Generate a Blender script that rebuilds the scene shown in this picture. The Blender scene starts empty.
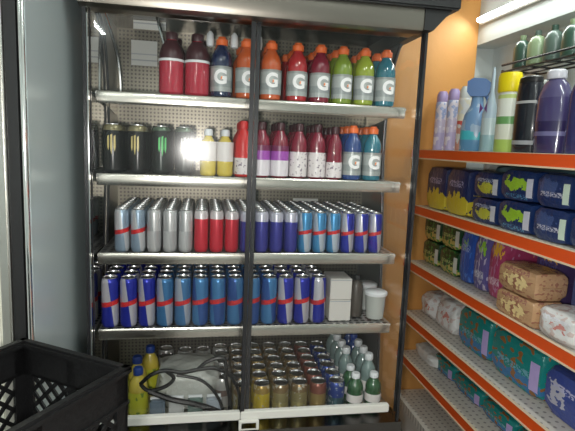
import bpy, bmesh, math, random
from mathutils import Vector, Matrix
random.seed(7)
S = bpy.context.scene
COL = S.collection
PI = math.pi
ORD = ['first', 'second', 'third', 'fourth', 'fifth', 'sixth', 'seventh', 'eighth', 'ninth', 'tenth', 'eleventh', 'twelfth',
       'thirteenth', 'fourteenth', 'fifteenth', 'sixteenth', 'seventeenth', 'eighteenth', 'nineteenth', 'twentieth']

# ------------------------------------------------------------------ materials
def new_mat(name):
    m = bpy.data.materials.new(name)
    m.use_nodes = True
    return m, m.node_tree, m.node_tree.nodes['Principled BSDF']

def mat(name, col, rough=.5, metal=0, coat=0, bump=None, trans=0, alpha=1, emit=None, aniso=0, spec=None):
    m, nt, b = new_mat(name)
    b.inputs['Base Color'].default_value = (*col, 1)
    b.inputs['Roughness'].default_value = rough
    b.inputs['Metallic'].default_value = metal
    b.inputs['Coat Weight'].default_value = coat
    b.inputs['Coat Roughness'].default_value = .08
    b.inputs['Transmission Weight'].default_value = trans
    b.inputs['Alpha'].default_value = alpha
    b.inputs['Anisotropic'].default_value = aniso
    if spec is not None:
        b.inputs['Specular IOR Level'].default_value = spec
    if emit:
        b.inputs['Emission Color'].default_value = (*emit[0], 1)
        b.inputs['Emission Strength'].default_value = emit[1]
    if bump:
        tc = nt.nodes.new('ShaderNodeTexCoord'); n = nt.nodes.new('ShaderNodeTexNoise')
        n.inputs['Scale'].default_value = bump[0]; n.inputs['Detail'].default_value = 4
        bp = nt.nodes.new('ShaderNodeBump'); bp.inputs['Strength'].default_value = bump[1]
        bp.inputs['Distance'].default_value = bump[2] if len(bump) > 2 else .01
        nt.links.new(tc.outputs['Object'], n.inputs['Vector'])
        nt.links.new(n.outputs['Fac'], bp.inputs['Height'])
        nt.links.new(bp.outputs['Normal'], b.inputs['Normal'])
    return m

class G:
    """tiny node-graph writer"""
    def __init__(s, nt): s.nt = nt
    def put(s, sock, v):
        if isinstance(v, (int, float)): sock.default_value = v
        elif isinstance(v, tuple): sock.default_value = (*v, 1) if len(v) == 3 and sock.type == 'RGBA' else v
        else: s.nt.links.new(v, sock)
    def m(s, op, a, b=0.0, c=None):
        n = s.nt.nodes.new('ShaderNodeMath'); n.operation = op
        s.put(n.inputs[0], a); s.put(n.inputs[1], b)
        if c is not None: s.put(n.inputs[2], c)
        return n.outputs[0]
    def mix(s, f, a, b):
        n = s.nt.nodes.new('ShaderNodeMix'); n.data_type = 'RGBA'
        s.put(n.inputs[0], f); s.put(n.inputs[6], a); s.put(n.inputs[7], b)
        return n.outputs[2]
    def xyz(s, kind='Object'):
        t = s.nt.nodes.new('ShaderNodeTexCoord'); x = s.nt.nodes.new('ShaderNodeSeparateXYZ')
        s.nt.links.new(t.outputs[kind], x.inputs[0]); return x.outputs[0], x.outputs[1], x.outputs[2], t.outputs[kind]
    def noise(s, vec, scale, detail=2):
        n = s.nt.nodes.new('ShaderNodeTexNoise'); s.put(n.inputs['Vector'], vec)
        n.inputs['Scale'].default_value = scale; n.inputs['Detail'].default_value = detail
        return n.outputs['Fac']

def quad_can_mat(name, ca, cb, red, mid, band, split=1):
    """two colours in slanted quarters round the can, a coloured band at the middle"""
    m, nt, b = new_mat(name); g = G(nt); x, y, z, v = g.xyz()
    dz = g.m('SUBTRACT', z, mid)
    a = g.m('MULTIPLY', g.m('ADD', x, g.m('MULTIPLY', dz, .12)), g.m('MULTIPLY', y, -1))
    f = g.m('GREATER_THAN', g.m('MULTIPLY', a, dz), 0)
    c = g.mix(f, cb, ca)
    if red:
        st = g.m('ABSOLUTE', g.m('SUBTRACT', dz, g.m('MULTIPLY', x, .25)))
        c = g.mix(g.m('LESS_THAN', st, band), c, red)
    nt.links.new(c, b.inputs['Base Color'])
    b.inputs['Roughness'].default_value = .28; b.inputs['Metallic'].default_value = .45
    return m

def band_mat(name, bands, rough=.35, metal=0, coat=0, blot=None):
    """bands: list of (z0, colour) up the object's height in metres; blot = (colour, scale, threshold)"""
    m, nt, b = new_mat(name); g = G(nt); x, y, z, v = g.xyz()
    c = bands[0][1]
    for z0, col in bands[1:]:
        c = g.mix(g.m('GREATER_THAN', z, z0), c, col)
    if blot:
        c = g.mix(g.m('GREATER_THAN', g.noise(v, blot[1]), blot[2]), c, blot[0])
    if isinstance(c, tuple): b.inputs['Base Color'].default_value = (*c, 1)
    else: nt.links.new(c, b.inputs['Base Color'])
    b.inputs['Roughness'].default_value = rough; b.inputs['Metallic'].default_value = metal
    b.inputs['Coat Weight'].default_value = coat
    return m

def pack_mat(name, base, blob, blob_at=(.5, .3), blob_r=(.42, .2), txt=(.8, .8, .85), txt_z=.68, edge=None, dots=None, rough=.3, low=None):
    """printed film wrapper: an oval picture, pale lettering-like strokes, an edge stripe (Generated coordinates)"""
    m, nt, b = new_mat(name); g = G(nt); x, y, z, v = g.xyz('Generated')
    n = g.noise(v, 7)
    w = g.m('MULTIPLY', g.m('SUBTRACT', n, .5), .5)
    c = base
    if low: c = g.mix(g.m('LESS_THAN', g.m('ADD', z, w), low[1]), c, low[0])
    dy = g.m('DIVIDE', g.m('SUBTRACT', g.m('ADD', y, w), blob_at[0]), blob_r[0])
    dz = g.m('DIVIDE', g.m('SUBTRACT', g.m('ADD', z, w), blob_at[1]), blob_r[1])
    r2 = g.m('ADD', g.m('MULTIPLY', dy, dy), g.m('MULTIPLY', dz, dz))
    c = g.mix(g.m('LESS_THAN', r2, 1), c, blob)
    if dots:
        c = g.mix(g.m('GREATER_THAN', g.noise(v, 9, 0), .62), c, dots)
    t = g.m('MULTIPLY', g.m('LESS_THAN', g.m('ABSOLUTE', g.m('SUBTRACT', z, txt_z)), .07), g.m('LESS_THAN', g.m('ABSOLUTE', g.m('SUBTRACT', y, .5)), .33))
    wv = g.m('GREATER_THAN', g.noise(v, 26, 0), .5)
    c = g.mix(g.m('MULTIPLY', t, wv), c, txt)
    if edge:
        c = g.mix(g.m('MULTIPLY', g.m('LESS_THAN', g.m('ABSOLUTE', g.m('SUBTRACT', y, .13)), .07), g.m('LESS_THAN', g.m('ABSOLUTE', g.m('SUBTRACT', z, .45)), .3)), c, edge)
    nt.links.new(c, b.inputs['Base Color'])
    b.inputs['Roughness'].default_value = rough; b.inputs['Coat Weight'].default_value = .3
    bp = nt.nodes.new('ShaderNodeBump'); bp.inputs['Strength'].default_value = .5; bp.inputs['Distance'].default_value = .01
    nt.links.new(g.noise(v, 9, 3), bp.inputs['Height']); nt.links.new(bp.outputs['Normal'], b.inputs['Normal'])
    return m

def perf_mat(name, col, hole, pitch, r, rough=.35, metal=.8, axes='xz'):
    """sheet metal with a regular grid of punched holes"""
    m, nt, b = new_mat(name); g = G(nt); x, y, z, v = g.xyz()
    q = {'x': x, 'y': y, 'z': z}
    d = 0.0
    for i, k in enumerate(axes):
        u = g.m('SUBTRACT', g.m('FRACT', g.m('DIVIDE', g.m('ADD', q[k], 10.0), pitch)), .5)
        d = g.m('ADD', g.m('MULTIPLY', u, u), d)
    c = g.mix(g.m('LESS_THAN', d, r * r), col, hole)
    nt.links.new(c, b.inputs['Base Color'])
    b.inputs['Roughness'].default_value = rough; b.inputs['Metallic'].default_value = metal
    return m

def thin_glass(name, tint=(1, 1, 1), ior=1.5, rough=0.0, smear=.55):
    m = bpy.data.materials.new(name); m.use_nodes = True; nt = m.node_tree; nt.nodes.clear()
    o = nt.nodes.new('ShaderNodeOutputMaterial'); t = nt.nodes.new('ShaderNodeBsdfTransparent'); gl = nt.nodes.new('ShaderNodeBsdfGlossy')
    t.inputs[0].default_value = (*tint, 1); gl.inputs['Roughness'].default_value = rough; gl.inputs[0].default_value = (1, 1, 1, 1)
    fr = nt.nodes.new('ShaderNodeFresnel'); fr.inputs[0].default_value = ior
    mx = nt.nodes.new('ShaderNodeMixShader'); ge = nt.nodes.new('ShaderNodeNewGeometry'); g = G(nt)
    g2 = nt.nodes.new('ShaderNodeBsdfGlossy'); g2.inputs['Roughness'].default_value = .13      # faint smears on the pane
    m2 = nt.nodes.new('ShaderNodeMixShader'); m2.inputs[0].default_value = smear
    nt.links.new(gl.outputs[0], m2.inputs[1]); nt.links.new(g2.outputs[0], m2.inputs[2])
    f = g.m('MULTIPLY', fr.outputs[0], g.m('SUBTRACT', 1.0, ge.outputs['Backfacing']))          # one reflecting face per thin pane
    nt.links.new(f, mx.inputs[0]); nt.links.new(t.outputs[0], mx.inputs[1]); nt.links.new(m2.outputs[0], mx.inputs[2])
    nt.links.new(mx.outputs[0], o.inputs[0]); return m

M = {}
M['steel'] = mat('brushed_steel', (.62, .61, .57), .34, 1, bump=(60, .05))
M['fascia'] = mat('aged_steel', (.25, .23, .2), .32, 1)
M['strip'] = mat('polished_steel_strip', (.62, .59, .53), .22, 1)
M['chrome'] = mat('chrome', (.85, .85, .83), .12, 1)
M['mirror'] = mat('mirror_steel', (.85, .86, .85), .05, 1)
M['dark_steel'] = mat('dark_steel', (.16, .155, .15), .25, 1)
M['black'] = mat('black_plastic', (.012, .012, .013), .42)
M['crate'] = mat('crate_plastic', (.006, .006, .0065), .45, spec=.3, bump=(90, .15))
M['frame'] = mat('dark_frame', (.03, .03, .033), .3, .3)
M['liner'] = perf_mat('perforated_liner', (.24, .22, .175), (.1, .09, .08), .016, .28, axes='xz')
M['liner_side'] = mat('liner_side', (.1, .1, .095), .4, .3)
M['shelfplate'] = perf_mat('perforated_shelf', (.55, .55, .55), (.06, .06, .07), .028, .33, axes='xy')
M['white_rail'] = mat('white_enamel', (.78, .77, .72), .35)
M['grey_panel'] = mat('grey_lacquer', (.5, .57, .58), .3, .2)
M['cream'] = mat('cream_enamel', (.72, .72, .62), .4)
M['orange_paint'] = mat('orange_paint', (.66, .31, .085), .55, bump=(30, .1))
M['white_paint'] = mat('white_paint', (.66, .72, .72), .6, bump=(30, .1))
M['ceiling'] = mat('ceiling_paint', (.6, .65, .64), .4)
M['floor'] = mat('floor_tile', (.34, .32, .3), .3)
M['rail'] = mat('orange_red_rail', (.72, .085, .012), .35)
M['cream_edge'] = mat('cream_edge', (.75, .6, .42), .4)
M['rack_deck'] = perf_mat('rack_deck', (.66, .62, .56), (.3, .27, .25), .03, .2, .4, 0, axes='xy')
M['paper'] = band_mat('paper', [(0, (.8, .82, .78)), (.02, (.5, .53, .55)), (.025, (.8, .82, .78)), (.045, (.55, .58, .6)), (.05, (.8, .82, .78))], .7)
M['ink'] = mat('ink', (.2, .25, .32), .7)
M['carton'] = mat('white_carton', (.62, .6, .56), .6)
M['lid'] = mat('aluminium_lid', (.75, .75, .75), .25, 1)
M['cap_orange'] = mat('cap_orange', (.85, .16, .03), .35)
M['cap_red'] = mat('cap_red', (.6, .02, .02), .35)
M['cap_dark'] = mat('cap_dark', (.05, .01, .015), .3)
M['cap_white'] = mat('cap_white', (.75, .78, .8), .35)
M['cap_blue'] = mat('cap_blue', (.02, .06, .3), .35)
M['label_grey'] = band_mat('silver_label', [(0, (.4, .43, .42)), (.036, (.3, .33, .33)), (.06, (.42, .45, .44)), (.1, (.3, .32, .31))], .35, .2)
M['label_white'] = mat('white_label', (.78, .74, .72), .45)
M['logo_white'] = mat('logo_white', (.9, .9, .9), .5)
M['bolt'] = mat('bolt_orange', (.9, .25, .03), .5)
M['logo_red'] = mat('logo_red', (.75, .02, .02), .5)
M['glass'] = thin_glass('clear_glass')
M['cord'] = mat('black_cord', (.01, .01, .01), .4)
M['bag'] = mat('grey_plastic_film', (.5, .52, .48), .25, coat=.5, bump=(14, 1, .02))
M['wbag'] = mat('white_plastic_film', (.75, .76, .75), .3, coat=.4, bump=(16, 1, .02))
M['pinkbag'] = pack_mat('printed_white_film', (.72, .72, .72), (.6, .25, .22), (.4, .5), (.14, .12), dots=(.62, .5, .48), rough=.25)
M['tube'] = mat('lamp_tube', (1, 1, 1), .4, emit=((.93, 1, .97), 9))
M['daylight'] = mat('daylight_pane', (1, 1, 1), .4, emit=((.9, .95, 1), 9))
LIQ = {'orange': (.55, .1, .02), 'red': (.42, .02, .025), 'darkred': (.2, .01, .03), 'green': (.2, .3, .03), 'lime': (.3, .38, .03),
       'teal': (.02, .16, .22), 'navy': (.01, .02, .07), 'crimson': (.42, .015, .04), 'purple': (.12, .02, .14), 'blue': (.02, .06, .22), 'yellow': (.7, .55, .08)}
for k, c in LIQ.items():
    M['liq_' + k] = mat('drink_' + k, c, .12, coat=.8)

# ------------------------------------------------------------------ object helpers
def link(name, bm, m, parent=None, smooth=False, loc=(0, 0, 0)):
    me = bpy.data.meshes.new(name); bm.normal_update(); bm.to_mesh(me); bm.free()
    if smooth:
        for p in me.polygons: p.use_smooth = True
        try: me.set_sharp_from_angle(angle=math.radians(38))
        except Exception: pass
    for mm in (m if isinstance(m, list) else [m]): me.materials.append(mm)
    o = bpy.data.objects.new(name, me); COL.objects.link(o); o.location = loc
    if parent: o.parent = parent
    return o
def tag(o, label, cat, group=None):
    o['label'] = label; o['category'] = cat
    if group: o['group'] = group
    return o
def thing(name, label, cat, loc=(0, 0, 0), rz=0, group=None):
    o = bpy.data.objects.new(name, None); COL.objects.link(o); o.location = loc; o.rotation_euler = (0, 0, rz)
    o.empty_display_size = .05
    return tag(o, label, cat, group)
def struct(name, bm, m):
    o = link(name, bm, m); o['kind'] = 'structure'; return o
def bx(bm, x0, x1, y0, y1, z0, z1, bev=0, mi=0):
    r = bmesh.ops.create_cube(bm, size=1)
    for v in r['verts']:
        v.co = Vector((x0 + (v.co.x + .5) * (x1 - x0), y0 + (v.co.y + .5) * (y1 - y0), z0 + (v.co.z + .5) * (z1 - z0)))
    fs = {f for v in r['verts'] for f in v.link_faces}
    for f in fs: f.material_index = mi
    if bev:
        es = list({e for v in r['verts'] for e in v.link_edges})
        bmesh.ops.bevel(bm, geom=es, offset=bev, segments=2, affect='EDGES', clamp_overlap=True)
    return bm
def box(*a, **k): return bx(bmesh.new(), *a, **k)
def lathe(prof, seg=20, bm=None, cx=0, cy=0, cap=True):
    bm = bm or bmesh.new(); rings = []
    for r, z in prof:
        rings.append([bm.verts.new((cx + r * math.cos(2 * PI * i / seg), cy + r * math.sin(2 * PI * i / seg), z)) for i in range(seg)])
    for a, b in zip(rings, rings[1:]):
        for i in range(seg):
            bm.faces.new((a[i], a[(i + 1) % seg], b[(i + 1) % seg], b[i]))
    if cap:
        bm.faces.new(rings[0][::-1]); bm.faces.new(rings[-1])
    return bm
def tube(pts, r, seg=8, bm=None):
    bm = bm or bmesh.new(); pts = [Vector(p) for p in pts]; rings = []
    up = None
    for i, p in enumerate(pts):
        t = (pts[min(i + 1, len(pts) - 1)] - pts[max(i - 1, 0)]).normalized()
        if up is None: up = Vector((0, 0, 1)) if abs(t.z) < .9 else Vector((1, 0, 0))
        n = t.cross(up).normalized(); up = n.cross(t).normalized()
        rr = r[i] if isinstance(r, (list, tuple)) else r
        rings.append([bm.verts.new(p + (n * math.cos(2 * PI * k / seg) + up * math.sin(2 * PI * k / seg)) * rr) for k in range(seg)])
    for a, b in zip(rings, rings[1:]):
        for i in range(seg): bm.faces.new((a[i], a[(i + 1) % seg], b[(i + 1) % seg], b[i]))
    bm.faces.new(rings[0][::-1]); bm.faces.new(rings[-1]); return bm
def smooth_path(pts, n=6):
    P = [Vector(p) for p in pts]; out = []
    for i in range(len(P) - 1):
        p0, p1, p2, p3 = P[max(i - 1, 0)], P[i], P[i + 1], P[min(i + 2, len(P) - 1)]
        for k in range(n):
            t = k / n
            out.append(.5 * ((2 * p1) + (p2 - p0) * t + (2 * p0 - 5 * p1 + 4 * p2 - p3) * t * t + (3 * p1 - p0 - 3 * p2 + p3) * t ** 3))
    out.append(P[-1]); return out
def prism(poly, axis, a, b):
    """extrude a 2-D polygon between a and b along axis ('x': poly is (y,z); 'y': poly is (x,z))"""
    bm = bmesh.new()
    f = (lambda p, t: (t, p[0], p[1])) if axis == 'x' else (lambda p, t: (p[0], t, p[1]))
    A = [bm.verts.new(f(p, a)) for p in poly]; B = [bm.verts.new(f(p, b)) for p in poly]
    n = len(poly)
    for i in range(n): bm.faces.new((A[i], A[(i + 1) % n], B[(i + 1) % n], B[i]))
    bm.faces.new(A[::-1]); bm.faces.new(B); bmesh.ops.recalc_face_normals(bm, faces=bm.faces); return bm
def glyphs(body, size, r, z, bold=.0):
    """letter shapes wrapped round a cylinder of radius r, facing -Y"""
    cu = bpy.data.curves.new('glyphs', 'FONT'); cu.body = body; cu.size = size; cu.align_x = 'CENTER'; cu.align_y = 'CENTER'; cu.offset = bold
    t = bpy.data.objects.new('glyphs', cu); COL.objects.link(t)
    bpy.context.view_layer.update()
    me = bpy.data.meshes.new_from_object(t.evaluated_get(bpy.context.evaluated_depsgraph_get()))
    bm = bmesh.new(); bm.from_mesh(me); bpy.data.objects.remove(t); bpy.data.curves.remove(cu); bpy.data.meshes.remove(me)
    bmesh.ops.triangulate(bm, faces=bm.faces)
    bmesh.ops.subdivide_edges(bm, edges=[e for e in bm.edges if e.calc_length() > .006], cuts=2, use_grid_fill=True)
    wrap(bm, r, z); return bm
def wrap(bm, r, z):
    for v in bm.verts:
        a = v.co.x / r
        v.co = Vector((r * math.sin(a), -r * math.cos(a), z + v.co.y))
def poly_wrap(pts, r, z):
    bm = bmesh.new(); bm.faces.new([bm.verts.new((x, y, 0)) for x, y in pts])
    bmesh.ops.triangulate(bm, faces=bm.faces); wrap(bm, r, z); return bm
def dup(root, loc, rz=None):
    r = root.copy(); COL.objects.link(r); r.location = loc
    if rz is not None: r.rotation_euler = (0, 0, rz)
    for ch in root.children:
        c = ch.copy(); COL.objects.link(c); c.parent = r
        for g in ch.children:
            d = g.copy(); COL.objects.link(d); d.parent = c
    return r
PROTO = {}
def put(key, maker, loc, label, group=None, rz=0):
    """first use builds the thing, later uses copy it with its parts"""
    if key not in PROTO:
        o = maker(); o.location = loc; o.rotation_euler = (0, 0, rz); PROTO[key] = o
    else:
        o = dup(PROTO[key], loc, rz)
    o['label'] = label
    if group: o['group'] = group
    return o

# ------------------------------------------------------------------ camera
cam = bpy.data.objects.new('camera', bpy.data.cameras.new('camera')); COL.objects.link(cam)
R = Matrix(((.985, -.017, -.174), (-.169, .144, -.975), (.041, .989, .139)))
x = Vector(R.col[0]).normalized(); z = Vector(R.col[2]); z = (z - x * z.dot(x)).normalized(); y = z.cross(x)
cam.matrix_world = Matrix.Translation((0, 0, 1.55)) @ Matrix((x, y, z)).transposed().to_4x4()
cam.data.sensor_width = 36; cam.data.lens = 36 * 492 / 575; cam.data.clip_start = .02
S.camera = cam

# ------------------------------------------------------------------ the room
XR, YB, ZC = 1.56, 2.56, 2.7
struct('floor', box(-2.2, XR + .1, -2.7, YB + .1, -.08, 0), M['floor'])
struct('ceiling', box(-2.2, XR + .1, -2.7, YB + .1, ZC, ZC + .1), M['ceiling'])
struct('wall_right', box(XR, XR + .1, -2.7, YB + .1, 0, ZC), M['white_paint'])
struct('wall_back', box(-2.2, XR, YB, YB + .1, 0, ZC), M['white_paint'])
struct('wall_left', box(-2.3, -2.2, -2.7, YB + .1, 0, ZC), M['white_paint'])
struct('wall_front', box(-2.2, XR, -2.8, -2.7, 0, ZC), M['white_paint'])
struct('trim_1', box(-2.2, 1.425, 2.5, YB, 0, ZC), M['orange_paint'])
struct('trim_2', box(1.425, XR, -2.7, YB, 2.12, ZC), M['ceiling'])   # boxed soffit over the shelving wall

# ------------------------------------------------------------------ refrigerated display cabinet
XL, XG = -.385, .80
fr = thing('display_fridge', 'upright stainless drinks display fridge with sliding glass doors and dark frame', 'fridge', (.2, 1.7, 0))
off = Vector((-.2, -1.7, 0))
def fp(name, bm, m, parent=None, smooth=False):
    if parent is None: bmesh.ops.translate(bm, verts=bm.verts, vec=off); return link(name, bm, m, fr, smooth)
    bmesh.ops.translate(bm, verts=bm.verts, vec=off); return link(name, bm, m, parent, smooth)
cb = box(-.42, .865, 1.64, 2.4, 2.035, 2.105, bev=.006)
fp('canopy', cb, M['black'])
fp('canopy_wing', prism([(.745, 1.965), (.778, 1.965), (.85, 2.045), (.745, 2.045)], 'y', 1.66, 2.38), M['black'])
# steel fascia with rolled lower lip
fas = prism([(1.665, 2.036), (1.665, 1.985), (1.672, 1.965), (1.69, 1.957), (1.71, 1.957), (1.71, 2.036)], 'x', -.385, .744)
fp('fascia', fas, M['fascia'], smooth=True)
fp('top_track', box(-.365, .744, 1.712, 1.79, 1.965, 1.98), M['fascia'])
fp('inner_ceiling', box(-.375, .785, 1.79, 2.3, 2.02, 2.034), M['dark_steel'])
gr = bmesh.new()
for i in range(4): bx(gr, -.37, .78, 1.8 + i * .025, 1.81 + i * .025, 1.985, 2.02)
fp('air_grille', gr, M['steel'])
fp('back_liner', box(-.368, .78, 2.27, 2.29, .44, 2.02), M['liner'])
fp('back_panel', box(-.385, .788, 2.3, 2.36, .02, 2.04), M['black'])
fp('base', box(-.385, .788, 1.7, 2.3, .03, .44, bev=.005), M['dark_steel'])
kick = bmesh.new()
for i in range(9): bx(kick, -.36, .77, 1.688, 1.7, .08 + i * .036, .098 + i * .036)
fp('kick_grille', kick, M['black'])
fp('deck', box(-.368, .78, 1.76, 2.27, .485, .5), M['steel'])
fp('front_sill', box(-.385, .788, 1.69, 1.8, .44, .5), M['dark_steel'])
fp('left_side_panel', box(-.385, -.37, 1.74, 2.3, .44, 2.035), M['mirror'])
arc = [(1.8, 2.0), (1.87, 1.985), (1.926, 1.95), (1.96, 1.905), (1.985, 1.85), (2.01, 1.76), (2.02, 1.65), (2.02, 1.5), (1.99, 1.3), (1.965, 1.128), (1.945, .95), (1.933, .827), (1.902, .5)]
fp('right_liner', prism(arc + [(2.27, .5), (2.27, 2.02), (1.8, 2.02)], 'x', .763, .7705), M['liner_side'])
fp('left_liner', prism([(p[0] + .04, p[1]) for p in arc] + [(2.27, .5), (2.27, 2.02), (1.85, 2.02)], 'x', -.3695, -.364), M['fascia'])
fp('right_arc_trim', tube(smooth_path([(.762, a, b) for a, b in arc], 3), .005, 8), M['frame'], smooth=True)
fp('left_arc_trim', tube(smooth_path([(-.364, a + .04, b) for a, b in arc], 3), .005, 8), M['frame'], smooth=True)
fp('left_curved_bracket', tube(smooth_path([(-.37, 2.0, 2.02), (-.35, 2.06, 1.95), (-.335, 2.12, 1.86), (-.33, 2.14, 1.76), (-.33, 2.14, 1.69)], 5), .007, 8), M['chrome'], smooth=True)
fp('hanging_strip', tube(smooth_path([(-.17, 1.86, 2.02), (-.155, 1.86, 1.95), (-.135, 1.86, 1.88), (-.125, 1.86, 1.8)], 6), .006, 8), M['chrome'], smooth=True)
fp('right_side_glass', box(.771, .777, 1.74, 2.3, .5, 2.035), M['glass'])
fp('left_front_post', box(-.376, -.366, 1.694, 1.706, .03, 2.04), M['frame'])
fp('right_front_post', box(.768, .777, 1.695, 1.712, .03, 2.04), M['frame'])
# sliding doors
for nm, x0, x1, yy, side in (('left', -.365, .19, 1.735, 1), ('right', .156, .768, 1.716, 0)):
    d = fp('sliding_door', box(x0, x1, yy, yy + .005, .56, 1.965), M['glass'])
    st = .015
    edge = (x1 - st, x1) if side else (x0, x0 + st)
    fp('stile', box(edge[0], edge[1], yy - .006, yy + .011, .53, 1.966, bev=.002), M['frame'], d)
    edge = (x0, x0 + .004) if side else (x1 - .003, x1)
    fp('stile', box(edge[0], edge[1], yy - .006, yy + .011, .53, 1.966, bev=.002), M['frame'], d)
    fp('bottom_rail', box(x0 + .001, (x1 - .03 if not side else .155), 1.704, 1.728, .534, .566, bev=.003), M['white_rail'], d)
hb = bmesh.new()
bx(hb, .15, .225, 1.69, 1.702, .528, .54, bev=.003); bx(hb, .15, .16, 1.69, 1.704, .5, .53, bev=.002); bx(hb, .215, .225, 1.69, 1.704, .5, .53, bev=.002); bx(hb, .15, .225, 1.69, 1.702, .492, .503, bev=.003)
fp('lock_hasp', hb, M['white_rail'])
SH = [1.714, 1.431, 1.147, .862]
for zt in SH:
    s = fp('shelf', box(-.362, .762, 1.806, 2.262, zt - .012, zt - .004), M['shelfplate'])
    prof = [(1.806, zt)] + [(1.8055 - .0022 * math.sin(PI * k / 10) - (.002 if 0 < k < 10 else 0), zt - .042 * k / 10) for k in range(11)] + [(1.806, zt - .042)]
    fp('front_strip', prism(prof, 'x', -.36, .757), M['strip'], s, smooth=True)
    for xb in (-.366, .757):
        fp('bracket', prism([(1.82, zt - .012), (2.26, zt - .012), (2.26, zt - .06), (2.2, zt - .06)], 'x', xb, xb + .005), M['strip'], s)

# price cards on the liner
def card(x0, x1, y, z0, z1, label):
    t = thing('price_card', label, 'price card', ((x0 + x1) / 2, y, z0))
    w2, h = (x1 - x0) / 2, z1 - z0
    link('paper', box(-w2, w2, -.001, .001, 0, h), M['paper'], t)
card(-.305, -.197, 2.262, 1.868, 1.972, 'white printed card on the back wall above the top shelf, upper left')
card(-.275, -.15, 2.1, 1.985, 2.018, 'white card hanging highest under the fridge canopy at upper left')
card(.425, .545, 2.262, 1.27, 1.31, 'small white label strip on the back wall behind the third shelf cans')

# ------------------------------------------------------------------ drinks
def can_mesh(r, h):
    return lathe([(r * .78, 0), (r * .86, .002), (r * .99, .012), (r, .016), (r, h - .016), (r * .97, h - .011), (r * .84, h - .003)], 20)
def lid_mesh(r, h):
    return lathe([(r * .84, h - .003), (r * .89, h - .001), (r * .89, h + .001), (r * .83, h + .001), (r * .8, h - .003), (r * .3, h - .0028)], 20)
def can_maker(name, cat, r, h, m, logo=None, logo_m='logo_red', logo_size=.016, logo_z=None, claw=None):
    def f():
        t = thing(name, '', cat)
        b = link('body', can_mesh(r, h), m, t, True)
        l = link('lid', lid_mesh(r, h), M['lid'], t, True)
        if logo:
            link('logo', glyphs(logo, logo_size, r + .0006, logo_z or h * .52, .0003), M[logo_m], b)
        if claw:
            g = bmesh.new()
            for dx, top, bot in ((-.011, .03, -.02), (0, .034, -.034), (.011, .03, -.024)):
                pts = [(dx - .003, top), (dx + .003, top + .004), (dx + .0035, bot * .3), (dx + .0005, bot), (dx - .0035, bot * .4)]
                vs = [g.verts.new((x, y, 0)) for x, y in pts]; g.faces.new(vs)
            wrap(g, r + .0006, h * .58); link('claw_mark', g, claw, b)
            link('pull_tab', box(-.006, .006, -.012, .008, h - .002, h + .001, bev=.0005), M['lid'], l)
        return t
    return f
# fourth shelf: big slim cans
mid4 = .092
SB, SV, LB = (.02, .03, .33), (.5, .5, .55), (.06, .26, .52)
RED = (.55, .04, .05)
M['q_blue'] = quad_can_mat('can_blue_silver', SB, SV, RED, mid4, .009)
M['q_light'] = quad_can_mat('can_light_blue_silver', (.05, .17, .36), (.38, .42, .5), RED, mid4, .009)
M['q_mid'] = quad_can_mat('can_light_blue_dark_blue', (.06, .2, .42), (.03, .09, .3), RED, mid4, .009)
k4 = {'b': ('blue and silver', 'q_blue'), 'l': ('light blue and silver', 'q_light'), 'm': ('light and dark blue', 'q_mid')}
seq4 = ['b', 'b', 'b', 'l', 'l', 'm', 'm', 'm', 'm', 'm', 'b', 'b', 'b']
rot4 = [.25, .1, -.1, 0, .1, -.4, -.7, .3, -.5, .1, -.15, -.2, .75]
ROWN = ['front row', 'second row back', 'third row back', 'fourth row back', 'fifth row back', 'sixth row back', 'seventh row back']
for rw in range(6):
    for i, kk in enumerate(seq4):
        xx = -.326 + i * .0658; nm, mk = k4[kk]
        front = rw == 0
        rz = rot4[i] if front else random.uniform(-1.5, 1.5)
        put(('c4', kk, front), can_maker('drink_can', 'drink can', .031, .186, M[mk], 'Red Bull' if front else None, logo_z=mid4, logo_size=.015),
            (xx, 1.845 + rw * .068 + random.uniform(-.003, .003), .862), f'{nm} can on fourth shelf, {ORD[i]} column from left, {ROWN[rw]}', 'tall slim cans on the fourth shelf', rz)
# third shelf: small slim cans
mid3 = .078
M['s_blue'] = quad_can_mat('small_can_blue_silver', SB, SV, RED, mid3, .007)
M['s_light'] = quad_can_mat('small_can_light_blue', (.06, .25, .48), (.45, .52, .6), RED, mid3, .007)
M['s_glare'] = quad_can_mat('small_can_glare_paled', (.25, .33, .42), (.55, .56, .58), RED, mid3, .008)  # blue and silver can, paled to put the glass glare into its colour
M['s_silver'] = quad_can_mat('small_can_silver', (.55, .55, .55), (.42, .42, .43), None, mid3, .006)
M['s_red'] = band_mat('small_can_red', [(0, (.55, .02, .04)), (.125, (.6, .55, .56))], .28, .3)
M['s_dark'] = band_mat('small_can_navy', [(0, (.04, .04, .26)), (.118, (.5, .5, .58))], .28, .4)
k3 = {'p': ('glare-paled silver and blue', 's_glare'), 's': ('silver', 's_silver'), 'r': ('red', 's_red'), 'd': ('navy', 's_dark'), 'l': ('light blue and silver', 's_light'), 'b': ('blue and silver', 's_blue')}
seq3 = 'ppsssrrrddddlllbbb'
for rw in range(7):
    for i, kk in enumerate(seq3):
        xx = -.282 + i * .0567; nm, mk = k3[kk]; front = rw == 0
        rz = {'l': -.35, 'b': -.2, 'p': .1}.get(kk, 0) + random.uniform(-.2, .2)
        put(('c3', kk, front), can_maker('drink_can', 'drink can', .0262, .157, M[mk], 'Red Bull' if front and kk in 'plb' else None, logo_z=mid3, logo_size=.012),
            (xx, 1.84 + rw * .056, 1.147), f'{nm} small can on third shelf, {ORD[i]} column from left, {ROWN[rw]}', 'small slim cans on the third shelf', rz)

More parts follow.
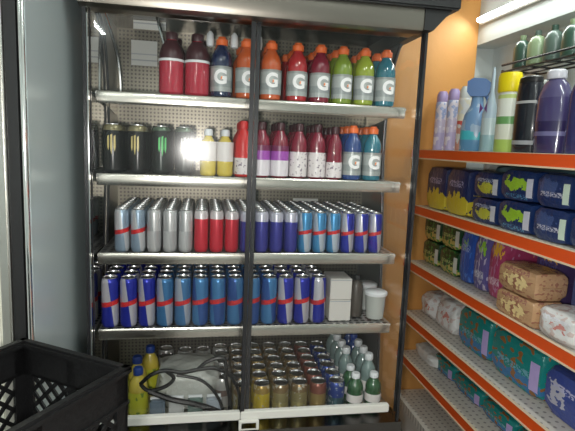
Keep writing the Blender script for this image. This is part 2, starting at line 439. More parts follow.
# bottles
def sport_profile(r, h):
    return [(r * .8, 0), (r * .95, .004), (r, .012), (r * .97, h * .17), (r, h * .2), (r, h * .45), (r * .93, h * .5), (r * .98, h * .54), (r * .97, h * .62), (r * .85, h * .72), (r * .58, h * .8), (r * .45, h * .84), (r * .43, h * .87)]
def sport_bottle(liq, front, cap='cap_orange', r=.0385, h=.212):
    def f():
        t = thing('sports_drink_bottle', '', 'bottle')
        link('bottle_body', lathe(sport_profile(r, h), 20), M['liq_' + liq], t, True)
        cp = lathe([(r * .5, h * .86), (r * .55, h * .87), (r * .55, h * .955), (r * .42, h * .965), (r * .34, h)], 20)
        for i in range(20):
            pass
        link('cap', cp, M[cap], t, True)
        if front:
            lb = link('label', lathe([(r + .001, .02), (r + .001, .108)], 24, cap=False), M['label_grey'], t, True)
            link('letter_mark', glyphs('G', .066, r + .002, .068, .003), M['logo_white'], lb)
            link('bolt_mark', poly_wrap([(.003, .006), (.008, .006), (.005, .001), (.008, .001), (.001, -.008), (.003, -.002), (0, -.002)], r + .003, .066), M['bolt'], lb)
        return t
    return f
r1 = [(.064, 'navy', 'dark navy'), (.153, 'orange', 'orange'), (.244, 'orange', 'orange'), (.342, 'red', 'red'), (.429, 'darkred', 'dark red'), (.515, 'green', 'green'), (.601, 'lime', 'lime green'), (.685, 'teal', 'teal blue')]
for rw in range(4):
    for i, (xx, lq, nm) in enumerate(r1):
        yy = 1.846 + rw * .082
        capn = 'orange capped'
        put(('r1', lq, rw == 0), sport_bottle(lq, rw == 0), (xx + (random.uniform(-.012, .012) if rw else 0), yy, 1.714),
            f'{nm} sports bottle on top shelf, {ORD[i]} of eight columns, {ROWN[rw]}', 'sports drink bottles on the top shelf', random.uniform(-.25, .25))
# big red bottles on the top shelf
def juice():
    r, h = .044, .215
    t = thing('juice_bottle', '', 'bottle')
    link('bottle_body', lathe([(r * .85, 0), (r, .008), (r, h * .56), (r * .94, h * .6), (r * .96, h * .64), (r * .8, h * .76), (r * .45, h * .87), (r * .42, h * .9)], 20), M['liq_crimson'], t, True)
    link('shoulder_sleeve', lathe([(r + .0005, h * .55), (r * .95 + .001, h * .6), (r * .965 + .001, h * .64), (r * .81 + .001, h * .76), (r * .46 + .001, h * .87)], 20, cap=False), M['cap_dark'], t, True)
    link('neck_band', lathe([(r + .0012, h * .53), (r + .0012, h * .57)], 20, cap=False), M['cap_white'], t, True)
    link('cap', lathe([(r * .48, h * .88), (r * .5, h * .89), (r * .5, h * .98), (r * .44, h)], 16), M['cap_dark'], t, True)
    return t
for i, xx in enumerate((-.112, -.022)):
    put('juice', juice, (xx, 1.85, 1.714), ['tall crimson juice bottle with dark shoulder, leftmost on the top shelf', 'crimson juice bottle with dark shoulder beside the dark navy sports bottle'][i])
    put('juice', juice, (xx + .01, 1.95, 1.714), ['crimson juice bottle directly behind the leftmost bottle of the top shelf', 'crimson juice bottle in second row, behind the one beside the navy bottle'][i])
# small white-topped bottles hung between the front bottles (second row on the top shelf)
def small_white():
    t = thing('small_bottle', '', 'bottle')
    link('bottle_body', lathe([(.014, 0), (.018, .004), (.018, .1), (.012, .125), (.008, .14)], 14), M['liq_purple'], t, True)
    link('sleeve', lathe([(.0185, .03), (.0185, .1), (.0125, .126)], 14, cap=False), M['cap_white'], t, True)
    link('cap', lathe([(.0095, .138), (.0095, .16), (.007, .163)], 12), M['cap_white'], t, True)
    return t
def hook_card(x):   # white display tags hanging from the ceiling by a thin wire
    t = thing('hanging_tag', '', 'tag')
    b = lathe([(.003, 0), (.012, .004), (.014, .02), (.012, .045), (.004, .055)], 12)
    link('tag_body', b, M['cap_white'], t, True); link('wire', tube([(0, 0, .05), (0, 0, .13)], .0012, 6), M['frame'], t)
    return t
for i, xx in enumerate((.022, .108, .196)):
    put('tagh', lambda: hook_card(0), (xx, 1.85, 1.89), ['white tag hanging between the crimson and the navy bottle', 'white tag hanging between the navy and the first orange bottle', 'white tag hanging between the two orange bottles'][i])

# second shelf
M['mon_gold'] = band_mat('black_can_gold', [(0, (.02, .02, .02)), (.15, (.25, .22, .12))], .25, .5)
M['mon_green'] = band_mat('black_can_green', [(0, (.015, .02, .017)), (.155, (.1, .15, .1))], .25, .5)
gold = mat('gold_mark', (.62, .5, .2), .4); green = mat('green_mark', (.12, .6, .18), .4); grey = mat('grey_mark', (.5, .5, .5), .4)
L2 = [(-.313, 'mon_gold', gold, 'gold'), (-.228, 'mon_gold', gold, 'gold'), (-.146, 'mon_green', green, 'green'), (-.065, 'mon_green', grey, 'grey')]
for rw in range(3):
    for i, (xx, mk, cl, nm) in enumerate(L2):
        put(('c2', nm), can_maker('energy_drink_can', 'drink can', .034, .172, M[mk], claw=cl), (xx, 1.85 + rw * .076, 1.431),
            f'tall black can with {nm} claw mark, second shelf, {ORD[i]} from left, {ROWN[rw]}', 'tall black cans on the second shelf', random.uniform(-.2, .2))
def label_bottle(key, body, lab, lab_z, cap, r=.034, h=.205, topm=None):
    def f():
        t = thing('drink_bottle', '', 'bottle')
        link('bottle_body', lathe(sport_profile(r, h), 18), M[body], t, True)
        link('label', lathe([(r + .001, lab_z[0]), (r + .001, lab_z[1])], 20, cap=False), M[lab], t, True)
        if topm: link('upper_sleeve', lathe([(r * .98 + .001, lab_z[1]), (r * .98 + .001, h * .62), (r * .86 + .001, h * .72), (r * .59 + .001, h * .8)], 20, cap=False), M[topm], t, True)
        link('cap', lathe([(r * .5, h * .86), (r * .52, h * .87), (r * .52, h * .97), (r * .42, h)], 16), M[cap], t, True)
        return t
    return f
M['lab_lilac'] = band_mat('lilac_label', [(0, (.72, .68, .72)), (.066, (.35, .08, .42)), (.1, (.16, .02, .08))], .35)
M['lab_print'] = band_mat('printed_white_label', [(0, (.75, .7, .7))], .4, blot=((.25, .2, .25), 90, .6))
K2 = {'yel': (('liq_yellow', 'label_white', (.055, .125), 'cap_white', .03, .17, None), 'yellow bottle with white upper label'),
      'red': (('cap_red', 'lab_print', (.01, .07), 'cap_red', .031, .205, None), 'bright red bottle with white lower label'),
      'pur': (('liq_darkred', 'lab_lilac', (.008, .12), 'cap_dark', .034, .205, None), 'dark red bottle with lilac and white label'),
      'wht': (('liq_darkred', 'lab_print', (.008, .1), 'cap_dark', .033, .205, None), 'dark red bottle with tall white label'),
      'sml': (('liq_darkred', 'lab_print', (.008, .066), 'cap_dark', .031, .2, None), 'dark bottle with short white printed label')}
B2 = [(.022, 'yel'), (.084, 'yel'), (.15, 'red'), (.218, 'pur'), (.288, 'pur'), (.36, 'wht'), (.432, 'wht'), (.5, 'sml')]
for rw in range(3):
    for i, (xx, kk) in enumerate(B2):
        a, nm = K2[kk]
        put(('b2', kk), label_bottle(kk, a[0], a[1], a[2], a[3], a[4], a[5]), (xx, 1.846 + rw * .075, 1.431),
            f'{nm}, second shelf, {ORD[i]} bottle column, {ROWN[rw]}', 'labelled bottles on the second shelf', random.uniform(-.3, .3))
for rw in range(3):
    for i, (xx, lq, nm) in enumerate(((.572, 'blue', 'blue'), (.652, 'teal', 'teal'))):
        put(('g2', lq, rw == 0), sport_bottle(lq, rw == 0, r=.036, h=.208), (xx, 1.848 + rw * .08, 1.431),
            f'{nm} orange capped sports bottle, second shelf right end, {ROWN[rw]}', 'sports drink bottles on the second shelf')

# fourth shelf right: white cartons and loose stock
def carton_maker(w, d, h):
    def f():
        t = thing('small_carton', '', 'carton')
        link('box_body', box(-w / 2, w / 2, -d / 2, d / 2, 0, h, bev=.002), M['carton'], t)
        link('flap', box(-w / 2 + .002, w / 2 - .002, -d / 2 - .0012, -d / 2, h * .93, h * .95), M['ink'], t)
        return t
    return f
put('cart', carton_maker(.088, .12, .086), (.557, 1.9, .862), 'white carton on fourth shelf beside the cans, lower of the two stacked')
put('cart', carton_maker(.088, .12, .086), (.557, 1.9, .95), 'white carton on fourth shelf beside the cans, upper of the two stacked')
def clear_tub():
    t = thing('plastic_tub', '', 'tub')
    link('tub_body', lathe([(.03, 0), (.036, .004), (.042, .09), (.044, .1)], 18), mat('milky_plastic', (.45, .47, .44), .2, coat=.6), t, True)
    link('lid', lathe([(.046, .1), (.047, .103), (.047, .112), (.043, .115)], 18), M['cap_white'], t, True); return t
put('tub', clear_tub, (.715, 1.87, .862), 'milky plastic tub at the right end of the fourth shelf')
put('tub', clear_tub, (.715, 1.99, .862), 'milky plastic tub behind another at the right end of the fourth shelf')
def dark_gap_filler():  # dark flask shape added to stand for the shaded gap beside the cartons
    t = thing('dark_gap_filler', '', 'bottle')
    link('filler_body', lathe([(.024, 0), (.028, .004), (.028, .13), (.02, .15), (.012, .155)], 18), mat('dark_gap_tone', (.07, .06, .05), .3), t, True)
    link('cap', lathe([(.014, .154), (.014, .175)], 14), M['black'], t, True); return t
put('flask', dark_gap_filler, (.64, 1.9, .862), 'dark flask shape standing in for the dark gap between cartons and tub')

# bottom deck
M['beer_y'] = band_mat('yellow_can', [(0, (.55, .42, .04)), (.09, (.3, .2, .05))], .3, .4, blot=((.5, .45, .3), 60, .62))
M['beer_g'] = band_mat('gold_can', [(0, (.38, .33, .14)), (.05, (.3, .26, .12)), (.09, (.22, .15, .07))], .3, .5, blot=((.5, .48, .4), 50, .6))
M['beer_b'] = band_mat('brown_can', [(0, (.3, .22, .08)), (.08, (.2, .07, .05))], .3, .4)
M['beer_bl'] = band_mat('blue_can', [(0, (.04, .1, .12)), (.06, (.03, .06, .25))], .3, .4, blot=((.3, .35, .4), 60, .62))
cols = [(.098, 's', 'silver striped'), (.172, 'g', 'gold'), (.249, 'y', 'yellow'), (.325, 'g', 'gold'), (.401, 'g', 'gold'), (.477, 'b', 'brown and gold'), (.553, 'bl', 'dark blue')]
M['beer_s'] = band_mat('silver_striped_can', [(0, (.5, .5, .48)), (.05, (.2, .14, .12)), (.075, (.5, .5, .48))], .3, .5)
for rw in range(6):
    for i, (xx, kk, nm) in enumerate(cols):
        if i < 1 and rw < 1: continue
        put(('c5', kk), can_maker('beverage_can', 'drink can', .034, .124, M['beer_' + kk]), (xx + random.uniform(-.003, .003), 1.815 + rw * .074, .5),
            f'{nm} can on bottom deck, {ORD[i]} can column from left, {ROWN[rw]}', 'cans on the bottom deck', random.uniform(-2, 2))
def water(capm, body, h=.2):
    def f():
        r = .033
        t = thing('soft_drink_bottle', '', 'bottle')
        link('bottle_body', lathe(sport_profile(r, h), 18), M[body], t, True)
        link('label', lathe([(r + .001, h * .22), (r + .001, h * .44)], 18, cap=False), M['label_white'], t, True)
        link('cap', lathe([(r * .5, h * .86), (r * .54, h * .87), (r * .54, h * .97), (r * .45, h)], 16), M[capm], t, True); return t
    return f
M['liq_grn'] = mat('green_bottle', (.03, .1, .04), .12, coat=.8)
M['liq_clr'] = mat('pale_bottle', (.2, .28, .27), .12, coat=.8)
for rw in range(6):
    b, c, nm = (('liq_grn', 'cap_white', 'green bottle with white cap') if rw < 2 else ('liq_clr', 'cap_white', 'pale bottle with white cap'))
    put(('w', 'a', rw < 2), water(c, b, .15 if rw < 2 else .2), (.632, 1.815 + rw * .072, .5), f'{nm}, bottom deck right end, inner column, {ROWN[rw]}', 'bottles at the right end of the bottom deck')
    b, c, nm = (('liq_grn', 'cap_white', 'green bottle with white cap') if rw < 1 else ('liq_blue', 'cap_blue', 'blue bottle with blue cap') if rw > 3 else ('liq_clr', 'cap_white', 'pale bottle with white cap'))
    put(('w', 'b', rw < 1, rw > 3), water(c, b, .15 if rw < 1 else .2), (.71, 1.815 + rw * .072, .5), f'{nm}, bottom deck right end, outer column, {ROWN[rw]}', 'bottles at the right end of the bottom deck')
M['lab_lemon'] = band_mat('lemon_label', [(0, (.6, .6, .05))], .35, blot=((.2, .3, .05), 50, .6))
for i, (xx, yy, lb) in enumerate(((-.225, 1.83, 'foremost'), (-.24, 1.93, 'middle'), (-.2, 2.03, 'rearmost'))):
    put('lemon', label_bottle('lemon', 'liq_yellow', 'lab_lemon', (.02, .11), 'cap_blue', .036, .2), (xx, yy, .5), f'yellow green bottle with dark cap on bottom deck by the crate, {lb} of three')
for i, (xx, yy) in enumerate(((-.14, 2.1), (-.06, 2.16), (-.145, 2.18), (.02, 2.16))):
    put(('c5', 's'), can_maker('beverage_can', 'drink can', .034, .124, M['beer_s']), (xx, yy, .5), 'silver striped can behind the grey plastic bag, %s' % ['front one of the left pair', 'third from the left', 'rear one of the left pair', 'rightmost of the four'][i], 'silver cans behind the grey bag')

def lumpy(name, c, s, m, label, cat, seed=0, amp=.16, parent=None, flat=True):
    """crumpled soft plastic bag: a rounded box pushed in and out by smooth noise, flattened underneath"""
    from mathutils import noise as nz
    bm = bmesh.new(); bmesh.ops.create_icosphere(bm, subdivisions=4, radius=1)
    for v in bm.verts:
        p = v.co.copy(); q = Vector([math.copysign(abs(a) ** .6, a) for a in p])
        d = 1 + amp * nz.noise(p * 2.1 + Vector((seed, 0, 0))) + amp * .7 * abs(nz.noise(p * 5 + Vector((0, seed, 0)))) 
        v.co = Vector((q.x * s[0] * d, q.y * s[1] * d, max(q.z, -.92) * s[2] * (d if q.z > 0 else 1)))
    zmin = min(v.co.z for v in bm.verts)
    for v in bm.verts: v.co.z -= zmin
    return tag(link(name, bm, m, None, True, c), label, cat)
lumpy('plastic_bag', (-.04, 1.95, .5), (.125, .12, .085), M['bag'], 'crumpled grey translucent plastic bag on the bottom deck under black straps', 'bag', 3)
# small packs under the straps
def mini(key, m):
    def f():
        t = thing('small_packet', '', 'packet'); link('wrapper', box(-.028, .028, -.02, .02, 0, .09, bev=.008), m, t, True)
        link('seal', box(-.026, .026, -.003, .003, .088, .098), M['cap_white'], t); return t
    return f
for i, (xx, mm, lb) in enumerate(((-.15, mat('wrapper_blue', (.12, .16, .2), .35), 'blue grey'), (-.08, mat('wrapper_white', (.45, .47, .46), .35), 'pale'), (-.01, mat('wrapper_green', (.1, .16, .14), .35), 'dark green'), (.06, mat('wrapper_steel', (.3, .34, .38), .35), 'steel grey'))):
    put(('mini', i), mini(i, mm), (xx, 1.79, .5), f'small {lb} packet standing at the front of the bottom deck')
# black straps
st = thing('black_strap', 'tangled black plastic straps looped over the grey bag on the bottom deck', 'strap', (-.05, 1.765, .5))
def strap(pts, r=.006):
    link('strap_loop', tube(smooth_path([(a + .05, b - 1.765, c - .5) for a, b, c in pts], 7), r * 1.2, 8), M['cord'], st, True)
strap([(-.21, 1.772, .66), (-.17, 1.76, .7), (-.12, 1.765, .712), (-.06, 1.77, .70), (0, 1.772, .708), (.06, 1.775, .71), (.12, 1.78, .68), (.15, 1.78, .66)], .006)
strap([(-.21, 1.772, .66), (-.18, 1.768, .635), (-.12, 1.765, .65), (-.09, 1.768, .68), (-.12, 1.765, .712)], .006)
strap([(-.18, 1.765, .635), (-.1, 1.762, .6), (-.02, 1.76, .58), (.06, 1.762, .55), (.12, 1.77, .507)], .009)
strap([(0, 1.776, .71), (.03, 1.776, .735), (.08, 1.776, .75), (.1, 1.776, .73), (.105, 1.776, .66), (.12, 1.776, .58), (.12, 1.77, .507)], .006)
strap([(-.08, 1.772, .69), (0, 1.772, .67), (.05, 1.772, .63), (.085, 1.772, .57), (.1, 1.77, .507)], .005)
strap([(.06, 1.775, .71), (.1, 1.778, .69), (.13, 1.778, .66), (.155, 1.778, .6), (.155, 1.778, .507)], .005)

# ------------------------------------------------------------------ neighbouring cooler on the left
nb = thing('tall_cooler', 'tall cooler with smooth grey side panel and steel edged cream door at left', 'cooler', (-.9, 1.33, 0))
no = Vector((.9, -1.33, 0))
def npart(name, bm, m, sm=False):
    bmesh.ops.translate(bm, verts=bm.verts, vec=no); return link(name, bm, m, nb, sm)
npart('side_panel', box(-.445, -.43, 1.345, 2.3, .02, 2.06), M['grey_panel'])
npart('cabinet_body', box(-1.5, -.446, 1.36, 2.3, .02, 2.06), M['cream'])
npart('corner_strip', lathe([(.008, .02), (.008, 2.06)], 14, cx=-.438, cy=1.338), M['chrome'], True)
npart('door_gasket', box(-.475, -.447, 1.33, 1.36, .02, 2.06), M['black'])
npart('door_stile', box(-.5, -.476, 1.318, 1.36, .02, 2.06, bev=.004), M['steel'])
npart('door', box(-1.48, -.501, 1.322, 1.36, .06, 2.04, bev=.004), M['cream'])

# ------------------------------------------------------------------ black crates
def crate(loc, rz, label):
    """local frame: x from 0 to -W (u), y from 0 to L (v); open top"""
    t = thing('plastic_crate', label, 'crate', loc, rz)
    W, L, H = .275, .4, .28
    tk = .006
    base = box(-W + .01, -.01, .01, L - .01, 0, .008); link('bottom', base, M['crate'], t)
    rim = bmesh.new()
    bx(rim, -W - .008, .008, -.008, .014, H - .016, H, bev=.005); bx(rim, -W - .008, .008, L - .014, L + .008, H - .016, H, bev=.005)
    bx(rim, -.014, .008, -.008, L + .008, H - .016, H, bev=.005); bx(rim, -W - .008, -W + .014, -.008, L + .008, H - .016, H, bev=.005)
    link('rim', rim, M['crate'], t, True)
    def wall(length, place):
        bm = bmesh.new()
        def q(a0, a1, z0, z1, d0=0, d1=tk):
            n0 = len(bm.verts); bx(bm, a0, a1, d0, d1, z0, z1)
        q(0, length, H - .075, H - .012); q(0, length, 0, .03); q(0, .028, 0, H - .01); q(length - .028, length, 0, H - .01)
        q(length / 2 - .01, length / 2 + .01, 0, H - .01)
        for zz in (H - .075, .035): q(0, length, zz, zz + .006, -.004, tk)
        a0, a1, z0, z1 = .026, length - .026, .028, H - .073
        for sg in (1, -1):
            k = -.4
            while k < length + .4:
                # line a = k + sg*(z-z0), clip
                zs = []
                lo, hi = z0, z1
                if sg > 0: lo = max(lo, z0 + a0 - k); hi = min(hi, z0 + a1 - k)
                else: lo = max(lo, z0 + k - a1); hi = min(hi, z0 + k - a0)
                if hi - lo > .006:
                    pa = (k + sg * (lo - z0), lo); pb = (k + sg * (hi - z0), hi); w = .0042
                    d = Vector((pb[0] - pa[0], pb[1] - pa[1])).normalized(); nn = Vector((-d.y, d.x)) * w
                    c4 = [(pa[0] + nn.x, pa[1] + nn.y), (pa[0] - nn.x, pa[1] - nn.y), (pb[0] - nn.x, pb[1] - nn.y), (pb[0] + nn.x, pb[1] + nn.y)]
                    A = [bm.verts.new((p[0], .001, p[1])) for p in c4]; B = [bm.verts.new((p[0], tk - .001, p[1])) for p in c4]
                    bm.faces.new(A); bm.faces.new(B[::-1])
                    for i in range(4): bm.faces.new((A[i], B[i], B[(i + 1) % 4], A[(i + 1) % 4]))
                k += .036
        for v in bm.verts: v.co = place(v.co)
        bmesh.ops.recalc_face_normals(bm, faces=bm.faces)
        link('lattice_wall', bm, M['crate'], t)
    wall(W, lambda c: Vector((-c.x, c.y, c.z)))
    wall(W, lambda c: Vector((-c.x, L - c.y, c.z)))
    wall(L, lambda c: Vector((-c.y, c.x, c.z)))
    wall(L, lambda c: Vector((-W + c.y, c.x, c.z)))
    return t
# far corner at C0; local -x runs along u (147 deg), local +y along v (237 deg)
for i in range(4):
    crate((-.132, .915, .848 - i * .2825), math.radians(147 - 180), ['black lattice plastic crate in the lower left foreground, topmost of its stack', 'black plastic crate directly under the topmost crate', 'black plastic crate second from the floor in the stack', 'black plastic crate on the floor under the stack'][i])
for o in [o for o in COL.objects if o.name.startswith('plastic_crate')]:
    for c in o.children:
        for v in c.data.vertices: v.co.y *= -1
        c.data.flip_normals()

# ------------------------------------------------------------------ shelving on the right
X0, X1 = 1.1, 1.545
rk = thing('store_shelving', 'shelving rack with orange red price rails along the right wall', 'shelving', (1.3, 1.5, 0))
ro = Vector((-1.3, -1.5, 0))
def rp(name, bm, m, parent=None, sm=False):
    bmesh.ops.translate(bm, verts=bm.verts, vec=ro); return link(name, bm, m, parent or rk, sm)
RZ = [1.56, 1.272, .968, .682, .447]
Y0, Y1 = .35, 2.49
for zt in RZ:
    s = rp('shelf', box(X0 + .012, X1, Y0, Y1, zt - .03, zt - .008), M['rack_deck'])
    rl = rp('price_rail', prism([(Y0, zt - .04), (Y1, zt - .04), (Y1, zt), (Y0, zt)], 'x', X0, X0 + .012), M['rail'], s)
    rp('rail_lip', box(X0 - .003, X0 + .012, Y0, Y1, zt - .046, zt - .04), M['cream_edge'], s)
    rp('rail_lip', box(X0 - .001, X0 + .012, Y0, Y1, zt, zt + .002), M['cream_edge'], s)
rp('base_deck', box(X0, X1, Y0, Y1, .16, .2), M['rack_deck'])
rp('base_plinth', box(X0 + .03, X1, Y0, Y1, 0, .16), M['carton'])
rp('back_panel', box(X1, XR - .003, Y0, Y1, 0, 1.5), M['white_paint'])
for yy in (Y0, 1.5, Y1 - .02): rp('upright', box(X1 - .02, X1, yy, yy + .02, 0, 1.55), M['carton'])

# soft packs: bulged rounded boxes
def pack_mesh(w, d, h, bulge=.1):
    bm = bmesh.new(); bmesh.ops.create_cube(bm, size=2)
    bmesh.ops.subdivide_edges(bm, edges=bm.edges, cuts=5, use_grid_fill=True)
    for v in bm.verts:
        p = v.co.copy()
        f = 1 + bulge * (1 - p.y ** 2) * (1 - p.z ** 2)
        c = 1 - .05 * (abs(p.x) ** 6 * abs(p.z) ** 6 + abs(p.y) ** 6 * abs(p.z) ** 6 + abs(p.x) ** 6 * abs(p.y) ** 6)
        v.co = Vector((p.x * w / 2 * (f if abs(p.x) > .99 else 1) * c, p.y * d / 2 * c, (p.z * h / 2) * c + h / 2))
    return bm
XP = 1.165
def pack(name, cat, y0, y1, z, h, m, label, x0=None, w=.16, group=None, bulge=.05, seam=True):
    """a pack standing on a shelf, y from y0 (near) to y1 (far)"""
    if x0 is None:
        x0 = XP; k = XP / 1.14; y0 = y0 * k; y1 = min(y1 * k, 2.488)
    t = thing(name, label, cat, (x0 + w / 2, (y0 + y1) / 2, z), 0, group)
    link('wrapper', pack_mesh(w, y1 - y0 - .004, h, bulge), m, t, True)
    if seam:
        link('end_seal', box(-w * .3, w * .3, -(y1 - y0) / 2 - .002, -(y1 - y0) / 2 + .004, h * .46, h * .5), m, t)
    return t
# second rail level: dark blue packs
NV = (.01, .03, .12)
zB = 1.2645
pB1 = pack_mat('pack_navy_yellow', (.018, .03, .11), (.62, .5, .04), (.5, .2), (.6, .26), txt=(.3, .3, .5), txt_z=.68)
pB2 = pack_mat('pack_navy_lemon', NV, (.55, .55, .06), (.45, .4), (.3, .2), txt=(.4, .45, .6), edge=(.6, .6, .65))
pB3 = pack_mat('pack_navy_green', NV, (.35, .6, .04), (.5, .55), (.35, .2), txt=(.1, .3, .5), txt_z=.15, edge=(.6, .6, .7))
pB4 = pack_mat('pack_navy_white', (.015, .035, .13), (.06, .1, .26), (.6, .6), (.3, .25), txt=(.5, .5, .6), txt_z=.4, edge=(.6, .72, .6))
pack('nappy_pack', 'pack', 2.17, 2.37, zB, .215, pB1, 'tall navy pack with yellow base, farthest on the second rack shelf')
pack('nappy_pack', 'pack', 1.97, 2.165, zB, .215, pB1, 'tall navy pack with yellow base, second from the far end')
for j in range(2):
    w_ = ['lower', 'upper'][j]
    pack('nappy_pack', 'pack', 1.745, 1.93, zB + j * .108, .106, pB2, f'navy pack with lemon picture, {w_} of the pair beside the tall navy packs')
    pack('nappy_pack', 'pack', 1.535, 1.74, zB + j * .118, .116, pB3, f'navy pack with green picture, {w_} of the pair in middle of shelf')
    pack('nappy_pack', 'pack', 1.36, 1.53, zB + j * .116, .114, pB4, f'navy pack with pale edge stripe, {w_} of the nearer stack')
    pack('nappy_pack', 'pack', 1.15, 1.355, zB + j * .116, .114, pB4, f'navy pack, {w_} of the stack nearest the camera')
pack('flat_pack', 'pack', 1.6, 2.1, zB, .24, mat('teal_grey_film', (.12, .22, .26), .35), 'teal grey pack standing behind the navy packs', x0=1.32, w=.14)
# third level
XP = 1.2
zC = .9605
pC1 = pack_mat('pack_green', (.01, .05, .02), (.5, .42, .12), (.5, .2), (.6, .16), txt=(.4, .5, .2), txt_z=.5, low=None, dots=(.03, .22, .04), edge=(.6, .6, .55))
for k, (a, b) in enumerate(((2.18, 2.36), (1.995, 2.175))):
    for j in range(2):
        pack('green_pack', 'pack', a, b, zC + j * .128, .126, pC1, f'dark green and yellow pack, {["lower", "upper"][j]} of the {["farther", "nearer"][k]} stack, third rack shelf')
pC2 = pack_mat('pack_blue_lime', (.03, .09, .4), (.3, .6, .05), (.5, .75), (.18, .1), txt=(.3, .4, .7), dots=(.06, .18, .6))
pack('blue_packet', 'packet', 1.88, 1.99, zC, .24, pC2, 'bright blue packet beside the green packs')
pC3 = pack_mat('pack_violet', (.12, .1, .3), (.3, .6, .05), (.4, .8), (.25, .12), txt=(.6, .6, .7), txt_z=.3, dots=(.5, .45, .6))
pack('violet_packet', 'packet', 1.77, 1.875, zC, .24, pC3, 'violet packet with lime corner beside the blue packet')
pC4 = pack_mat('pack_pink', (.4, .05, .14), (.8, .45, .05), (.5, .88), (.4, .12), txt=(.7, .5, .6), txt_z=.3, dots=(.5, .2, .35))
pack('pink_packet', 'packet', 1.66, 1.765, zC, .24, pC4, 'crimson pink packet with orange top beside the gold packs')
pC5 = pack_mat('pack_gold', (.5, .3, .16), (.8, .62, .3), (.5, .5), (.3, .25), txt=(.35, .15, .12), txt_z=.85, dots=(.35, .16, .1), rough=.2)
for j in range(2):
    pack('gold_packet', 'packet', 1.44, 1.66, zC + j * .1, .098, pC5, f'gold and brown packet, {["lower", "upper"][j]} of two beside the white bags', x0=1.115, w=.13)
pack('orange_packet', 'packet', 1.55, 1.7, zC + .0, .27, pack_mat('pack_orange_top', (.08, .05, .15), (.8, .4, .03), (.5, .85), (.3, .1), txt=(.1, .1, .3)), 'dark packet with orange top behind the gold packs', x0=1.3, w=.12)
pack('blue_film_pack', 'pack', 1.1, 1.46, zC, .24, pack_mat('pack_blue_film', (.12, .14, .32), (.3, .14, .2), (.7, .8), (.2, .1), txt=(.4, .4, .6)), 'blue grey film pack behind the white bags on third rack shelf', x0=1.26, w=.2)
lumpy('white_bag', (1.19, 1.345, zC), (.07, .1, .055), M['pinkbag'], 'white plastic bag with faint pink print beside the gold packets', 'bag', 8, .1)
lumpy('white_bag', (1.2, 1.15, zC), (.075, .09, .075), M['pinkbag'], 'white plastic bag at the near end of the third rack shelf', 'bag', 5, .1)
# fourth level
zD = .6745
lumpy('white_bag', (1.27, 2.37, zD), (.08, .09, .07), M['pinkbag'], 'white plastic bag farthest on the fourth rack shelf', 'bag', 11, .14)
lumpy('white_bag', (1.27, 2.17, zD), (.085, .1, .085), M['pinkbag'], 'large white printed plastic bag between far bag and teal packs', 'bag', 13, .14)
pD = pack_mat('pack_teal', (.015, .25, .24), (.04, .2, .45), (.5, .2), (.6, .16), txt=(.15, .4, .5), txt_z=.42, dots=(.3, .13, .04), edge=(.5, .4, .75), rough=.25)
pack('teal_pack', 'pack', 1.7, 1.95, zD, .18, pD, 'teal pack with blue band, farther of two on fourth rack shelf')
pack('teal_pack', 'pack', 1.39, 1.695, zD, .18, pD, 'teal pack with blue band, nearer of two beside the royal blue pack')
pack('blue_pack', 'pack', 1.1, 1.385, zD, .16, pack_mat('pack_royal', (.05, .08, .32), (.5, .5, .6), (.8, .5), (.1, .3), txt=(.5, .5, .7)), 'royal blue pack nearest on the fourth rack shelf')
# fifth level
XP = 1.215
zE = .4395
lumpy('white_bag', (1.24, 2.34, zE), (.06, .12, .035), M['wbag'], 'flat white plastic bag farthest on the fifth rack shelf', 'bag', 17, .1)
for k, (a, b) in enumerate(((1.95, 2.15), (1.72, 1.945), (1.5, 1.715), (1.28, 1.495))):
    pack('flat_teal_pack', 'pack', a, b, zE, .075, pD, f'low teal pack on fifth rack shelf, {ORD[k]} from the far end', group='low teal packs on the fifth rack shelf')

# top level: toiletries
zA = 1.5525
def bottle_flat(prof, d, seg=20):
    """lathe profile squashed front to back"""
    bm = lathe(prof, seg)
    for v in bm.verts: v.co.x *= d
    return bm
def spray_can(m, capm, r=.03, h=.3, name='aerosol_can'):
    def f():
        t = thing(name, '', 'spray can')
        link('can_body', lathe([(r * .95, 0), (r, .004), (r, h * .78), (r * .95, h * .82), (r * .6, h * .86)], 20), m, t, True)
        link('cap', lathe([(r * .9, h * .82), (r * .94, h * .84), (r * .9, h * .94), (r * .6, h)], 18), capm, t, True); return t
    return f
pur = band_mat('air_freshener_print', [(0, (.45, .4, .62)), (.1, (.55, .5, .66)), (.17, (.35, .42, .66))], .35, blot=((.7, .66, .75), 28, .55))
redp = band_mat('red_white_print', [(0, (.6, .3, .25)), (.12, (.6, .1, .08)), (.15, (.75, .7, .55))], .35, blot=((.7, .7, .68), 25, .55))
a1 = mat('lilac_cap', (.36, .28, .5), .35); a2 = mat('pale_cap', (.6, .62, .6), .35)
put('fresh', spray_can(pur, a1, .031, .31), (1.22, 2.43, zA), 'lilac and white aerosol can farthest left on the top rack shelf')
put('fresh', spray_can(pur, a1, .031, .31), (1.22, 2.31, zA), 'lilac and white aerosol can, second from the orange wall')
put('redcan', spray_can(redp, a2, .03, .31), (1.22, 2.2, zA), 'red and cream aerosol can between lilac cans and blue spray bottle')
